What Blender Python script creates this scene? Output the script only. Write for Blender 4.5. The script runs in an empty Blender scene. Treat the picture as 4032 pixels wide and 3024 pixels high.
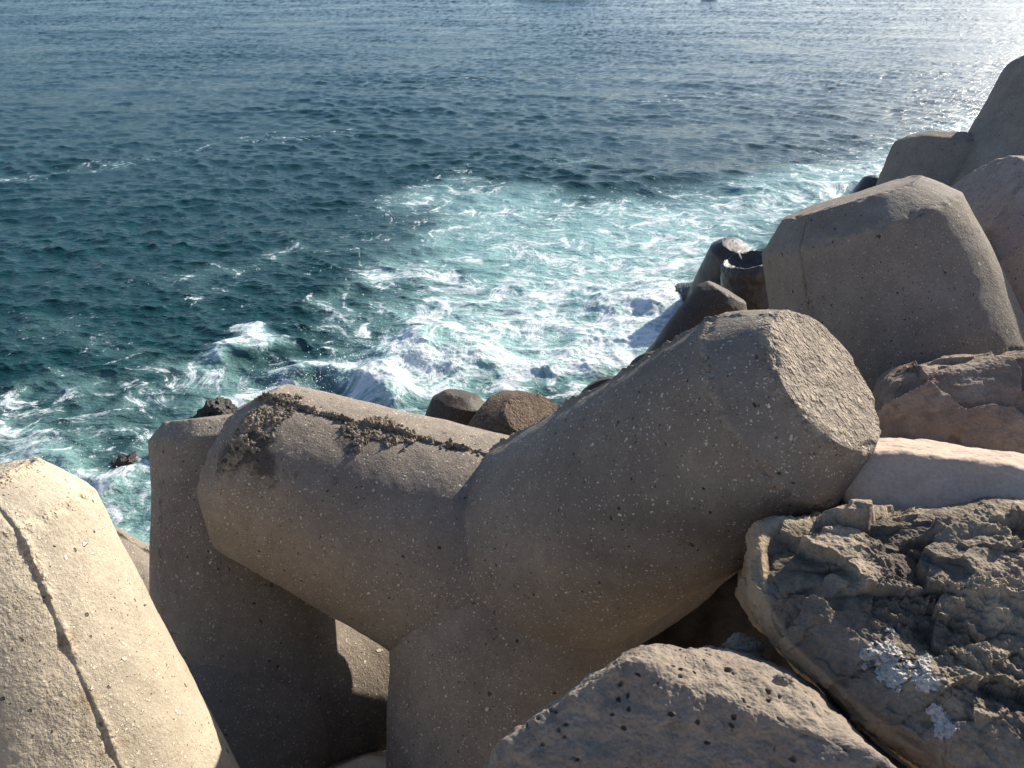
import bpy, math
import numpy as np

rng = np.random.default_rng(11)
scene = bpy.context.scene
COL = scene.collection

# ------------------------------------------------------------------ numpy noise
_PERM = np.random.default_rng(5).permutation(4096).astype(np.int64)
_G = np.random.default_rng(6).normal(size=(4096, 3))
_G /= np.linalg.norm(_G, axis=1)[:, None]
_RND = np.random.default_rng(7).random((4096, 3))


def _hash(i, j, k):
    return _PERM[(_PERM[(_PERM[i & 4095] + j) & 4095] + k) & 4095]


def pnoise(P, seed=0):
    P = np.asarray(P, float) + seed * 17.137
    i = np.floor(P).astype(np.int64)
    f = P - i
    u = f * f * f * (f * (f * 6 - 15) + 10)
    out = np.zeros(len(P))
    for dx in (0, 1):
        wx = u[:, 0] if dx else 1 - u[:, 0]
        for dy in (0, 1):
            wy = u[:, 1] if dy else 1 - u[:, 1]
            for dz in (0, 1):
                wz = u[:, 2] if dz else 1 - u[:, 2]
                g = _G[_hash(i[:, 0] + dx, i[:, 1] + dy, i[:, 2] + dz)]
                d = f - np.array([dx, dy, dz])
                out += wx * wy * wz * np.einsum('ij,ij->i', g, d)
    return out * 1.5


def pnoise2(x, y, seed=0):
    x = np.asarray(x, float) + seed * 13.71
    y = np.asarray(y, float) - seed * 7.33
    i = np.floor(x).astype(np.int64)
    j = np.floor(y).astype(np.int64)
    fx, fy = x - i, y - j
    ux = fx * fx * fx * (fx * (fx * 6 - 15) + 10)
    uy = fy * fy * fy * (fy * (fy * 6 - 15) + 10)
    out = 0
    for dx in (0, 1):
        wx = ux if dx else 1 - ux
        for dy in (0, 1):
            wy = uy if dy else 1 - uy
            h = _PERM[(_PERM[(i + dx) & 4095] + j + dy) & 4095] * (2 * math.pi / 4096)
            out = out + wx * wy * (np.cos(h) * (fx - dx) + np.sin(h) * (fy - dy))
    return out * 1.5


def fbm(P, octv, gain=.5, lac=2.03, seed=0, ridged=False):
    out = np.zeros(len(P)); a = 1.0; f = 1.0
    for o in range(octv):
        n = pnoise(P * f, seed + o)
        out += a * ((1 - 2 * np.abs(n)) if ridged else n)
        a *= gain; f *= lac
    return out


def fbm2(x, y, octv, gain=.5, lac=2.03, seed=0):
    out = 0; a = 1.0; f = 1.0
    for o in range(octv):
        out = out + a * pnoise2(x * f, y * f, seed + o)
        a *= gain; f *= lac
    return out


def worley(P, seed=0):
    """distance to the nearest feature point and that point's random number"""
    P = np.asarray(P, float) + seed * 9.31
    i = np.floor(P).astype(np.int64)
    best = np.full(len(P), 9.0); rid = np.zeros(len(P))
    for dx in (-1, 0, 1):
        for dy in (-1, 0, 1):
            for dz in (-1, 0, 1):
                h = _hash(i[:, 0] + dx, i[:, 1] + dy, i[:, 2] + dz)
                c = i + np.array([dx, dy, dz]) + _RND[h]
                d = np.linalg.norm(P - c, axis=1)
                m = d < best
                best[m] = d[m]; rid[m] = _RND[h, 0][m] * 7.0 % 1.0
    return best, rid


def facets(P, seed=0, slope=.5):
    """every cell is a tilted plane of its own: broken ledges"""
    P = np.asarray(P, float) + seed * 9.31
    i = np.floor(P).astype(np.int64)
    best = np.full(len(P), 9.0); h_ = np.zeros(len(P))
    for dx in (-1, 0, 1):
        for dy in (-1, 0, 1):
            for dz in (-1, 0, 1):
                h = _hash(i[:, 0] + dx, i[:, 1] + dy, i[:, 2] + dz)
                v = P - (i + np.array([dx, dy, dz]) + _RND[h])
                d = np.linalg.norm(v, axis=1)
                m = d < best
                best[m] = d[m]
                h_[m] = np.einsum('ij,ij->i', _G[(h + 77) & 4095], v)[m] * slope + (_RND[h, 1][m] - .5) * .22
    return h_


def smooth(a, b, x):
    t = np.clip((x - a) / (b - a), 0, 1)
    return t * t * (3 - 2 * t)


# ------------------------------------------------------------------ mesh helpers
def mesh_obj(name, V, F, mat, parent=None, loc=(0, 0, 0), attrs=None, shade=True):
    """V (n,3), F (m,4) or (m,3) index arrays; one mesh object"""
    me = bpy.data.meshes.new(name)
    F = np.asarray(F, np.int32); k = F.shape[1]
    me.vertices.add(len(V)); me.vertices.foreach_set('co', np.asarray(V, np.float32).ravel())
    me.loops.add(F.size); me.loops.foreach_set('vertex_index', F.ravel())
    me.polygons.add(len(F))
    me.polygons.foreach_set('loop_start', np.arange(0, F.size, k, dtype=np.int32))
    me.polygons.foreach_set('loop_total', np.full(len(F), k, np.int32))
    me.update(calc_edges=True)
    me.polygons.foreach_set('use_smooth', np.full(len(F), shade, bool))
    for an, av in (attrs or {}).items():
        av = np.asarray(av, np.float32)
        if av.ndim == 1:
            at = me.attributes.new(an, 'FLOAT', 'POINT'); at.data.foreach_set('value', av)
        else:
            at = me.attributes.new(an, 'FLOAT_VECTOR', 'POINT'); at.data.foreach_set('vector', av.ravel())
    me.materials.append(mat)
    o = bpy.data.objects.new(name, me)
    COL.objects.link(o)
    o.location = loc
    if parent is not None:
        o.parent = parent
    return o


def tag(o, label=None, cat=None, group=None, kind=None):
    if label: o['label'] = label
    if cat: o['category'] = cat
    if group: o['group'] = group
    if kind: o['kind'] = kind
    return o


def empty(name, loc):
    o = bpy.data.objects.new(name, None)
    COL.objects.link(o); o.location = loc; o.empty_display_size = .3
    return o


def grid_faces(nr, nc, wrap):
    r = np.arange(nr - 1)[:, None]; c = np.arange(nc if wrap else nc - 1)[None, :]
    c2 = (c + 1) % nc
    a = r * nc + c; b = r * nc + c2
    return np.stack([a, b, b + nc, a + nc], -1).reshape(-1, 4)


# ------------------------------------------------------------------ node helper
class NT:
    def __init__(self, name):
        self.m = bpy.data.materials.new(name); self.m.use_nodes = True
        self.t = self.m.node_tree; self.t.nodes.clear()
        self.out = self.t.nodes.new('ShaderNodeOutputMaterial')

    def n(self, typ, **kw):
        nd = self.t.nodes.new(typ)
        for k, v in kw.items(): setattr(nd, k, v)
        return nd

    def put(self, sock, v):
        if isinstance(v, bpy.types.NodeSocket): self.t.links.new(v, sock)
        elif v is not None:
            if isinstance(v, tuple) and len(v) == 3 and sock.type == 'RGBA': v = (*v, 1)
            sock.default_value = v

    def math(self, op, a, b=None, c=None, clamp=False):
        nd = self.n('ShaderNodeMath', operation=op, use_clamp=clamp)
        self.put(nd.inputs[0], a); self.put(nd.inputs[1], b); self.put(nd.inputs[2], c)
        return nd.outputs[0]

    def add(self, a, b): return self.math('ADD', a, b)
    def mul(self, a, b): return self.math('MULTIPLY', a, b)
    def sub(self, a, b): return self.math('SUBTRACT', a, b)

    def vadd(self, a, b, op='ADD'):
        nd = self.n('ShaderNodeVectorMath', operation=op)
        self.put(nd.inputs[0], a); self.put(nd.inputs[1], b)
        return nd.outputs[0]

    def vscale(self, a, s):
        nd = self.n('ShaderNodeVectorMath', operation='SCALE')
        self.put(nd.inputs[0], a); self.put(nd.inputs[3], s)
        return nd.outputs[0]

    def ss(self, lo, hi, x):
        nd = self.n('ShaderNodeMapRange', interpolation_type='SMOOTHSTEP')
        self.put(nd.inputs[0], x); self.put(nd.inputs[1], lo); self.put(nd.inputs[2], hi)
        return nd.outputs[0]

    def lin(self, x, a, b, c, d):
        nd = self.n('ShaderNodeMapRange'); nd.clamp = True
        for i, v in enumerate((x, a, b, c, d)): self.put(nd.inputs[i], v)
        return nd.outputs[0]

    def noise(self, co, scale, detail=3, rough=.55, dist=0, dims='3D'):
        nd = self.n('ShaderNodeTexNoise', noise_dimensions=dims)
        self.put(nd.inputs['Vector'], co); self.put(nd.inputs['Scale'], scale)
        self.put(nd.inputs['Detail'], detail); self.put(nd.inputs['Roughness'], rough)
        self.put(nd.inputs['Distortion'], dist)
        return nd.outputs[0]

    def noisec(self, co, scale, detail=2):
        nd = self.n('ShaderNodeTexNoise'); self.put(nd.inputs['Vector'], co)
        self.put(nd.inputs['Scale'], scale); self.put(nd.inputs['Detail'], detail)
        return nd.outputs[1]

    def voro(self, co, scale, feature='F1', rand=1.0):
        nd = self.n('ShaderNodeTexVoronoi', feature=feature)
        self.put(nd.inputs['Vector'], co); self.put(nd.inputs['Scale'], scale)
        self.put(nd.inputs['Randomness'], rand)
        if feature == 'DISTANCE_TO_EDGE': return nd.outputs['Distance'], None
        sep = self.n('ShaderNodeSeparateColor'); self.t.links.new(nd.outputs['Color'], sep.inputs[0])
        return nd.outputs['Distance'], sep

    def mix(self, f, a, b, blend='MIX'):
        nd = self.n('ShaderNodeMix', data_type='RGBA', blend_type=blend)
        self.put(nd.inputs[0], f); self.put(nd.inputs[6], a); self.put(nd.inputs[7], b)
        return nd.outputs[2]

    def attr(self, name):
        return self.n('ShaderNodeAttribute', attribute_name=name)

    def bump(self, h, strength, dist, normal=None):
        nd = self.n('ShaderNodeBump'); self.put(nd.inputs['Strength'], strength)
        self.put(nd.inputs['Distance'], dist); self.put(nd.inputs['Height'], h)
        self.put(nd.inputs['Normal'], normal)
        return nd.outputs[0]

    def bsdf(self, color, rough, normal=None, spec=.5, ior=1.5):
        nd = self.n('ShaderNodeBsdfPrincipled')
        self.put(nd.inputs['Base Color'], color); self.put(nd.inputs['Roughness'], rough)
        self.put(nd.inputs['Normal'], normal); self.put(nd.inputs['IOR'], ior)
        self.put(nd.inputs['Specular IOR Level'], spec)
        return nd.outputs[0]

    def done(self, sh):
        self.t.links.new(sh, self.out.inputs[0]); return self.m

    def objco(self):
        tc = self.n('ShaderNodeTexCoord'); oi = self.n('ShaderNodeObjectInfo')
        off = self.n('ShaderNodeCombineXYZ')
        r = self.mul(oi.outputs['Random'], 37.0)
        for i in range(3): self.put(off.inputs[i], r)
        return self.vadd(tc.outputs['Object'], off.outputs[0])


def concrete(name, c1, c2, fleck=(.55, .49, .39), fleck_amt=1.0, rough=.85, pore=1.0, bump=1.0, wet=None,
             gravel=0.0, spec=.25, pink=False, tide=None):
    t = NT(name)
    co = t.objco()
    wob = t.vadd(t.noisec(co, 30, 2), (.5, .5, .5), 'SUBTRACT')
    cw = t.vadd(co, t.vscale(wob, .03))
    n1 = t.noise(co, 2.3, 5, .6)
    n2 = t.noise(co, 17, 5, .65)
    n3 = t.noise(co, 110, 3, .7)
    f = t.add(t.mul(t.ss(.3, .7, n1), .6), t.mul(t.sub(n2, .5), 1.4))
    col = t.mix(t.math('ADD', f, .12, clamp=True), c1, c2)
    col = t.mix(t.lin(n3, .3, .7, 0, .5), col, (c1[0] * .55, c1[1] * .55, c1[2] * .55))
    wz = t.noise(cw, .9, 6, .68)
    col = t.mix(t.lin(wz, .5, .72, 0, .55), col, (c1[0] * .52, c1[1] * .53, c1[2] * .55))
    col = t.mix(t.lin(t.noise(cw, 1.4, 5, .7), .56, .74, 0, .5), col, (c2[0] * 1.25, c2[1] * 1.27, c2[2] * 1.3))
    # trickle stains running down
    mp = t.n('ShaderNodeMapping'); t.put(mp.inputs['Vector'], co); mp.inputs['Scale'].default_value = (7, 7, .9)
    st = t.noise(mp.outputs[0], 1, 4, .6)
    col = t.mix(t.lin(st, .52, .75, 0, .45), col, (c1[0] * .6, c1[1] * .6, c1[2] * .62))
    # fine white scratches / lime
    mp2 = t.n('ShaderNodeMapping'); t.put(mp2.inputs['Vector'], cw); mp2.inputs['Rotation'].default_value = (.5, .9, .3)
    mp2.inputs['Scale'].default_value = (4, 30, 30)
    sc_ = t.noise(mp2.outputs[0], 1.2, 4, .6)
    col = t.mix(t.lin(sc_, .62, .8, 0, .3), col, (c2[0] * 1.3, c2[1] * 1.3, c2[2] * 1.3))
    rg = t.attr('rough').outputs['Fac']
    if gravel: rg = t.math('MAXIMUM', rg, gravel)
    # aggregate: pebbles of three sizes showing in the skin
    dens = t.ss(.40, .62, t.noise(co, 3.1, 3, .6))
    hsum = None
    for scale, keep, rad in ((21, .86, .20), (52, .50, .27), (105, .36, .34)):
        d, sep = t.voro(cw, scale)
        rnd = sep.outputs[0]
        k = t.math('GREATER_THAN', t.add(rnd, t.add(t.mul(dens, .52), t.mul(rg, .35))), keep + .29)
        r = t.add(rad * .35, t.mul(sep.outputs[1], rad * .75))
        d = t.add(d, t.mul(t.sub(t.noise(co, scale * 2.6, 2, .6), .5), .42))
        m = t.mul(k, t.sub(1.0, t.ss(t.mul(r, .72), r, d)))
        tone = t.mix(sep.outputs[2], (fleck[0] * .62, fleck[1] * .58, fleck[2] * .52), fleck)
        col = t.mix(t.mul(m, .95 * fleck_amt), col, tone)
        hh = t.mul(m, .35 * 40 / scale)
        hsum = hh if hsum is None else t.add(hsum, hh)
    # pores
    pm = None
    for scale, keep, rad in ((13, .95, .15), (31, .82, .22), (80, .74, .26)):
        d, sep = t.voro(cw, scale * 1.07)
        k = t.math('GREATER_THAN', t.add(sep.outputs[1], t.mul(rg, .2)), keep)
        r = t.add(rad * .4, t.mul(sep.outputs[0], rad * .6))
        m = t.mul(k, t.sub(1.0, t.ss(t.mul(r, .6), r, d)))
        pm = m if pm is None else t.math('MAXIMUM', pm, m)
    pm = t.mul(pm, pore)
    col = t.mix(t.mul(pm, .75), col, (.03, .026, .02))
    # exposed gravel on broken faces
    gd, gs = t.voro(cw, 40)
    gcol = t.mix(gs.outputs[0], (c1[0] * .7, c1[1] * .66, c1[2] * .6), (c2[0] * 1.25, c2[1] * 1.2, c2[2] * 1.1))
    col = t.mix(t.mul(rg, .55), col, gcol)
    gd2, gs2 = t.voro(co, 105)
    gh = t.mul(rg, t.add(t.mul(t.sub(1.0, t.ss(.0, .55, gd)), .5), t.mul(t.sub(1.0, t.ss(0.0, .55, gd2)), .35)))
    # algae / dark stain
    sa = t.attr('stain').outputs['Fac']
    sm = t.ss(.34, .60, t.add(t.mul(sa, .75), t.mul(t.sub(t.noise(co, 26, 5, .7), .5), .9)))
    col = t.mix(t.mul(sm, .78), col, t.mix(t.noise(co, 60, 3, .7), (.022, .019, .015), (.075, .062, .047)))
    if pink:
        pa = t.attr('paint').outputs['Fac']
        pmk = t.ss(.5, .75, t.add(t.mul(pa, .75), t.mul(t.sub(t.noise(co, 40, 4, .7), .5), .8)))
        col = t.mix(t.mul(pmk, .55), col, (.55, .13, .10))
        ra = t.attr('rust').outputs['Fac']
        col = t.mix(t.mul(t.ss(.45, .8, t.add(t.mul(ra, .7), t.mul(t.sub(t.noise(co, 22, 4, .7), .5), 1.2))), .6), col, (.20, .13, .06))
    h = t.add(t.mul(n2, .5), t.add(t.mul(n3, .25), t.add(hsum, t.mul(gh, .75))))
    h = t.sub(h, t.mul(pm, 1.1))
    nrm = t.bump(h, 1.0 * bump, .014)
    rs = rough
    if tide is not None:      # soaked, weedy zone near the water
        pz = t.n('ShaderNodeSeparateXYZ'); t.put(pz.inputs[0], t.n('ShaderNodeNewGeometry').outputs['Position'])
        tz = t.sub(1.0, t.ss(tide - .35, tide + .3, t.add(pz.outputs[2], t.mul(t.sub(t.noise(co, 3.5, 4, .65), .5), 1.1))))
        col = t.mix(t.mul(tz, .75), col, t.mix(t.ss(.45, .6, t.noise(co, 9, 4, .65)), (.016, .013, .011), (.022, .028, .011)))
        rs = t.lin(tz, 0, 1, rough, .22)
    if wet is not None:
        rs = t.lin(t.noise(co, 6, 4, .6), .35, .65, wet, min(1, wet + .3))
    return t.done(t.bsdf(col, rs, nrm, spec))


# sunlit cream block, warm grey blocks, wet dark blocks
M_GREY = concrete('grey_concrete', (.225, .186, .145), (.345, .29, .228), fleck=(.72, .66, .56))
M_GREY2 = concrete('cool_grey_concrete', (.24, .20, .155), (.355, .30, .238), fleck_amt=.9)
M_PINK = concrete('pinkish_concrete', (.33, .25, .20), (.46, .36, .29), fleck_amt=.6)
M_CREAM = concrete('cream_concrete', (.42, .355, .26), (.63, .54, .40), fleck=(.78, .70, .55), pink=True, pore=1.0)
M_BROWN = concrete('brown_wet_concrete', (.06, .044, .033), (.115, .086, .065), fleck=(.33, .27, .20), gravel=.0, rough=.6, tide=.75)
M_GRAVEL = concrete('gravelly_brown_concrete', (.10, .07, .048), (.19, .14, .10), fleck=(.45, .37, .28), gravel=.9, bump=1.2)
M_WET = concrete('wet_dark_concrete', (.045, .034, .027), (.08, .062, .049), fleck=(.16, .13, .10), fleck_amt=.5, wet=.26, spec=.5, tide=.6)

# ------------------------------------------------------------------ tetrapods
# hub, then four legs: direction, length, radius at the hub, radius at the tip
TETS = dict(
A=[[0.013, 2.481, 2.881], [0.5473, -0.3751, 0.7482, 1.488, 0.435, 0.290], [-0.9348, 0.2382, 0.2634, 1.225, 0.494, 0.333], [-0.0558, -0.6466, -0.7608, 1.251, 0.48, 0.40], [0.78, 0.60, -0.22, 1.25, 0.49, 0.34]],
L=[[-1.186, 1.442, 2.509], [-0.2562, 0.307, 0.9166, 1.31, 0.465, 0.305], [-0.6994, 0.286, -0.6549, 1.025, 0.451, 0.328], [0.0766, -0.997, -0.0083, 1.025, 0.39, 0.26], [0.879, 0.404, -0.2533, 1.025, 0.451, 0.328]],
E=[[-1.099, 2.588, 2.046], [-0.1133, 0.4636, 0.8788, 1.263, 0.47, 0.343], [-0.40, -0.91, 0.04, 1.25, 0.48, 0.33], [0.86, 0.46, -0.17, 1.25, 0.48, 0.33], [-0.1915, 0.6677, -0.7193, 1.25, 0.48, 0.33]],
M=[[-1.697, 3.42, 1.199], [-0.8309, 0.3434, 0.4378, 1.367, 0.485, 0.332], [-0.0658, 0.1312, -0.9892, 1.25, 0.48, 0.33], [0.1044, -0.974, 0.2008, 1.25, 0.48, 0.33], [0.7923, 0.4994, 0.3505, 1.25, 0.48, 0.33]],
F=[[1.90, 3.211, 2.90], [-0.325, 0.3127, 0.893, 1.251, 0.625, 0.402], [0.5167, -0.8548, 0.0493, 1.25, 0.48, 0.33], [0.5478, 0.6941, -0.467, 1.25, 0.48, 0.33], [-0.8483, -0.1521, -0.5073, 1.25, 0.48, 0.33]],
G=[[2.43, 4.724, 2.802], [0.229, 0.3477, 0.9092, 1.25, 0.48, 0.329], [-0.5293, -0.8437, 0.0893, 1.25, 0.48, 0.33], [0.8414, -0.1865, -0.5072, 1.25, 0.48, 0.33], [-0.5411, 0.6825, -0.4914, 1.25, 0.48, 0.33]],
H=[[2.80, 4.493, 3.125], [0.335, 0.394, 0.855, 1.46, 0.555, 0.385], [0.3, -0.9, -0.32, 1.525, 0.586, 0.403], [0.88, 0.22, -0.42, 1.525, 0.586, 0.403], [-0.2, 0.8, -0.56, 1.525, 0.586, 0.403]],
I=[[3.25, 3.642, 2.996], [-0.7826, 0.1588, 0.6019, 1.43, 0.60, 0.43], [-0.2623, 0.1924, -0.9456, 1.5, 0.576, 0.396], [0.2922, -0.9532, 0.0775, 1.5, 0.576, 0.396], [0.7528, 0.6021, 0.2662, 1.5, 0.576, 0.396]],
J=[[1.949, 8.873, 0.316], [0.4483, 0.1144, 0.8866, 1.255, 0.479, 0.326], [-0.1547, -0.9728, -0.1723, 1.25, 0.48, 0.33], [0.5831, 0.3773, -0.7195, 1.25, 0.48, 0.33], [-0.55, 0.42, -0.722, 1.25, 0.48, 0.33]],
K=[[3.232, 9.748, 0.338], [-0.2278, 0.0249, 0.9734, 1.25, 0.48, 0.352], [-0.8218, 0.1837, -0.5394, 1.25, 0.48, 0.33], [0.3583, -0.9034, -0.2355, 1.25, 0.48, 0.33], [0.6912, 0.6949, -0.1984, 1.25, 0.48, 0.33]],
N=[[3.148, 12.019, -0.11], [0.1223, -0.2321, 0.965, 1.25, 0.48, 0.324], [-0.56, 0.80, -0.20, 1.251, 0.479, 0.324], [-0.5843, -0.6838, -0.437, 1.25, 0.48, 0.33], [0.8903, 0.0177, -0.4551, 1.25, 0.48, 0.33]],
P=[[4.006, 12.277, -0.453], [0.1966, 0.5669, 0.8, 1.25, 0.48, 0.33], [-0.5099, -0.812, 0.284, 1.25, 0.48, 0.33], [0.8586, -0.2791, -0.43, 1.25, 0.48, 0.33], [-0.5454, 0.5242, -0.6541, 1.25, 0.48, 0.33]],
Q=[[7.157, 16.99, -0.322], [0.5464, 0.4599, 0.7, 1.25, 0.48, 0.33], [-0.5685, -0.7021, 0.4288, 1.25, 0.48, 0.33], [0.6074, -0.4264, -0.6702, 1.25, 0.48, 0.33], [-0.5853, 0.6687, -0.4586, 1.25, 0.48, 0.33]],
S1=[[-0.773, 7.164, -0.273], [0.2047, 0.2693, 0.9411, 1.252, 0.476, 0.282], [-0.2907, -0.9567, -0.0174, 1.25, 0.48, 0.29], [0.8189, 0.1098, -0.5634, 1.25, 0.48, 0.29], [-0.7325, 0.5776, -0.3604, 1.25, 0.48, 0.29]],
S2=[[-0.311, 4.704, 1.281], [0.3881, -0.2333, 0.8916, 1.251, 0.477, 0.345], [-0.4345, -0.8091, -0.3957, 1.25, 0.48, 0.33], [0.7274, 0.3186, -0.6078, 1.25, 0.48, 0.33], [-0.6815, 0.7232, 0.1119, 1.25, 0.48, 0.33]],
S3=[[1.291, 6.737, 0.62], [-0.3968, -0.5167, 0.7587, 1.25, 0.48, 0.328], [0.9585, -0.2608, -0.1156, 1.25, 0.48, 0.33], [-0.0577, 0.9787, 0.197, 1.25, 0.48, 0.33], [-0.5039, -0.2012, -0.84, 1.25, 0.48, 0.33]],
)


def unit(v):
    v = np.asarray(v, float); return v / np.linalg.norm(v)


def spin_legs(legs, deg):
    """turn legs 2-4 about the first leg's axis"""
    a = unit(legs[0][:3]); th = math.radians(deg)
    out = [legs[0]]
    for q in legs[1:]:
        d = np.array(q[:3])
        d = d * math.cos(th) + np.cross(a, d) * math.sin(th) + a * (a @ d) * (1 - math.cos(th))
        out.append([*d, *q[3:]])
    return out


def leg_mesh(legs, i, nth, ds, cl=.125, cr=.085, seam=None, step=.006, ridge=.008, rough_tip=0.0, seed=0,
             stains=(), paints=(), rusts=(), hollow=0.0, rag=0.0, under=.14, groove=0.0, leftrough=0.0):
    """one tapering leg, cut a little inside its neighbours, with chamfered tip; hub at the origin"""
    a = unit(legs[i][:3]); L, r0, r1 = legs[i][3:6]; k = (r0 - r1) / L
    ref = np.array(seam if seam is not None else (.31, -.5, .81), float)
    b = unit(ref - a * (a @ ref)); c = np.cross(a, b)
    # angles crowd around the seam so that its step is crisp
    th = np.linspace(-math.pi, math.pi, nth, endpoint=False)
    if seam is not None: th = th - .55 * np.sin(th)
    U = np.cos(th)[:, None] * b + np.sin(th)[:, None] * c
    cm = np.max(np.stack([(U @ unit(q[:3])) for j, q in enumerate(legs) if j != i]), 0)
    dot = np.mean([a @ unit(q[:3]) for j, q in enumerate(legs) if j != i])
    s0 = np.clip(r0 * cm / ((1 - dot) + k * cm) - under, .0, L * .6)
    s1 = L - cl - .07
    # common profile: end of the cone, chamfer, tip face
    pts = [(s1, r0 - k * s1), (L - cl, r0 - k * (L - cl)), (L, r1 - cr), (L - hollow * .35, (r1 - cr) * .75), (L - hollow, 0)]
    pr = []; seg = []
    for (sa, ra), (sb, rb) in zip(pts[:-1], pts[1:]):
        m = max(3, int(math.hypot(sb - sa, rb - ra) / (ds * .8))); seg.append(len(pr))
        for q in range(m): pr.append((sa + (sb - sa) * q / m, ra + (rb - ra) * q / m))
    pr.append((L - hollow, .004))
    pr = np.array(pr)
    w = max(1, int(.006 / (ds * .8)))
    ker = np.hanning(2 * w + 3)[1:-1]; ker /= ker.sum()
    pad = np.concatenate([np.repeat(pr[:1], w, 0) + (np.arange(-w, 0)[:, None] * (pr[1] - pr[0])), pr, np.repeat(pr[-1:], w, 0)])
    prs = np.stack([np.convolve(pad[:, q], ker, 'valid') for q in (0, 1)], 1)
    prs[-1] = pr[-1]
    nc = max(4, int((s1 - s0.mean()) / ds))
    tt = np.linspace(0, 1, nc, endpoint=False)[:, None]
    S = np.concatenate([s0[None] + (s1 - s0[None]) * tt, np.repeat(prs[:, :1], nth, 1)])
    R = np.concatenate([r0 - k * (s0[None] + (s1 - s0[None]) * tt), np.repeat(prs[:, 1:], nth, 1)])
    V = a * S[..., None] + U[None] * R[..., None]
    # normals from the profile
    dS = np.gradient(S, axis=0); dR = np.gradient(R, axis=0)
    N = U[None] * dS[..., None] - a * dR[..., None]
    N /= np.maximum(np.linalg.norm(N, axis=2, keepdims=True), 1e-9)
    nr = len(S)
    Pf = V.reshape(-1, 3); Nf = N.reshape(-1, 3); Sf = S.ravel(); Rf = R.ravel()
    thf = np.repeat(th[None], nr, 0).ravel()
    thf = (thf + math.pi) % (2 * math.pi) - math.pi
    sd = Pf + seed * 3.7
    fade = smooth(0, .05, Sf - np.repeat(s0[None], nr, 0).ravel())
    hgt = .012 * fbm(sd * 2.1, 2, seed=seed) + .0028 * fbm(sd * 9, 3, seed=seed + 3)
    on_tip = smooth(L - cl * .35, L - .004, Sf)
    rough = on_tip * rough_tip
    edge = np.exp(-((Sf - (L - cl)) / .012) ** 2) + np.exp(-((Sf - L) / .012) ** 2) * (Rf > (r1 - cr) * .9)
    hgt -= edge * .014 * np.clip(fbm(sd * 14, 3, seed=seed + 7) + .1, 0, 1)
    if rough_tip:
        w1, rid = worley(sd * 48, 2); w2, rid2 = worley(sd * 95, 3)
        hgt += rough * (.0016 * (1 - smooth(0, .5, w1)) * (rid > .6) + .0012 * (1 - smooth(0, .6, w2)) * (rid2 > .3) + .0022 * fbm(sd * 6, 3, seed=4))
        rough = np.maximum(rough, edge * .9 * rough_tip)
    if seam is not None:
        arc = thf * np.maximum(Rf, .05)
        wob = arc + .0025 * fbm(np.stack([Sf * 6, Sf * 0, Sf * 0 + seed], 1), 3)
        amp = smooth(-.35, .25, fbm(np.stack([Sf * 6, Sf * 0, Sf * 0 + seed + 5], 1), 3)) * .7 + .3
        sid = smooth(-.003, .003, wob)
        fall = np.exp(-np.abs(wob) / .05)
        hgt += step * (sid - .5) * fall * amp * (Rf > (r1 - cr) * 1.02)
        rgn = 1 + 1.3 * fbm(sd * 30, 4, .65, seed=9)
        hgt += ridge * amp * np.exp(-((wob - .006) / .011) ** 2) * rgn * (Rf > (r1 - cr) * 1.02)
        hgt -= .4 * step * amp * np.exp(-((wob + .010) / .008) ** 2) * (Rf > (r1 - cr) * 1.02)
        hgt -= groove * (.35 + .65 * amp) * np.exp(-((wob + .004) / .0045) ** 2) * (Rf > (r1 - cr) * 1.02)
        rough = np.maximum(rough, .8 * np.exp(-(wob / .02) ** 2) * amp)
        if leftrough:
            lr = leftrough * smooth(.0, -.04, wob) * smooth(-.5, .3, fbm(sd * 6, 4, seed=77))
            rough = np.maximum(rough, lr)
            hgt += lr * .0042 * fbm(sd * 52, 4, .65, seed=78)
    if rag:
        hgt += rag * .11 * fbm(sd * 3.2, 3, seed=5) * smooth(L - .35, L - .1, Sf)
        d = rag * (smooth(-.1, .5, fbm(sd * 7, 4, seed=seed + 2)))
        hgt -= d * .02
    stain = np.zeros(len(Pf))
    for q in stains:
        stain = np.maximum(stain, q[4] * np.exp(-(np.linalg.norm(Pf - np.array(q[:3]), axis=1) / q[3]) ** 2))
    at = dict(rough=np.clip(rough, 0, 1), stain=stain)
    for nm, lst in (('paint', paints), ('rust', rusts)):
        if lst:
            v = np.zeros(len(Pf))
            for q in lst: v = np.maximum(v, q[4] * np.exp(-(np.linalg.norm(Pf - np.array(q[:3]), axis=1) / q[3]) ** 2))
            at[nm] = v
    Pf = Pf + Nf * (hgt * fade)[:, None]
    Fq = grid_faces(nr, nth, True)
    return Pf, Fq, at, (nc + seg[2]) * nth


def tetrapod(key, mat, label, dens, legopts=None, spin=0, group='concrete tetrapods piled on the breakwater', mats=None, low=(1, 2, 3), seed=0):
    q = TETS[key]; hub = np.array(q[0]); legs = spin_legs(q[1:], spin) if spin else q[1:]
    root = tag(empty('tetrapod', hub), label, 'tetrapod', group)
    made = []
    for i in range(4):
        nth, ds = dens if i not in low else (64, .035)
        V, F, at, cut = leg_mesh(legs, i, nth, ds, seed=seed + i, **((legopts or {}).get(i, {})))
        m_ = (mats or {}).get(i, mat)
        if i in low:
            made.append(mesh_obj('leg', V, F, m_, root, attrs=at)); continue
        body = F[:, 0] < cut - 0
        nb = cut + nth
        made.append(mesh_obj('leg', V[:nb], F[body], m_, root, attrs={k_: v_[:nb] for k_, v_ in at.items()}))
        mesh_obj('end_face', V[cut:], F[~body] - cut, m_, root, attrs={k_: v_[cut:] for k_, v_ in at.items()})
    return root, made


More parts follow.
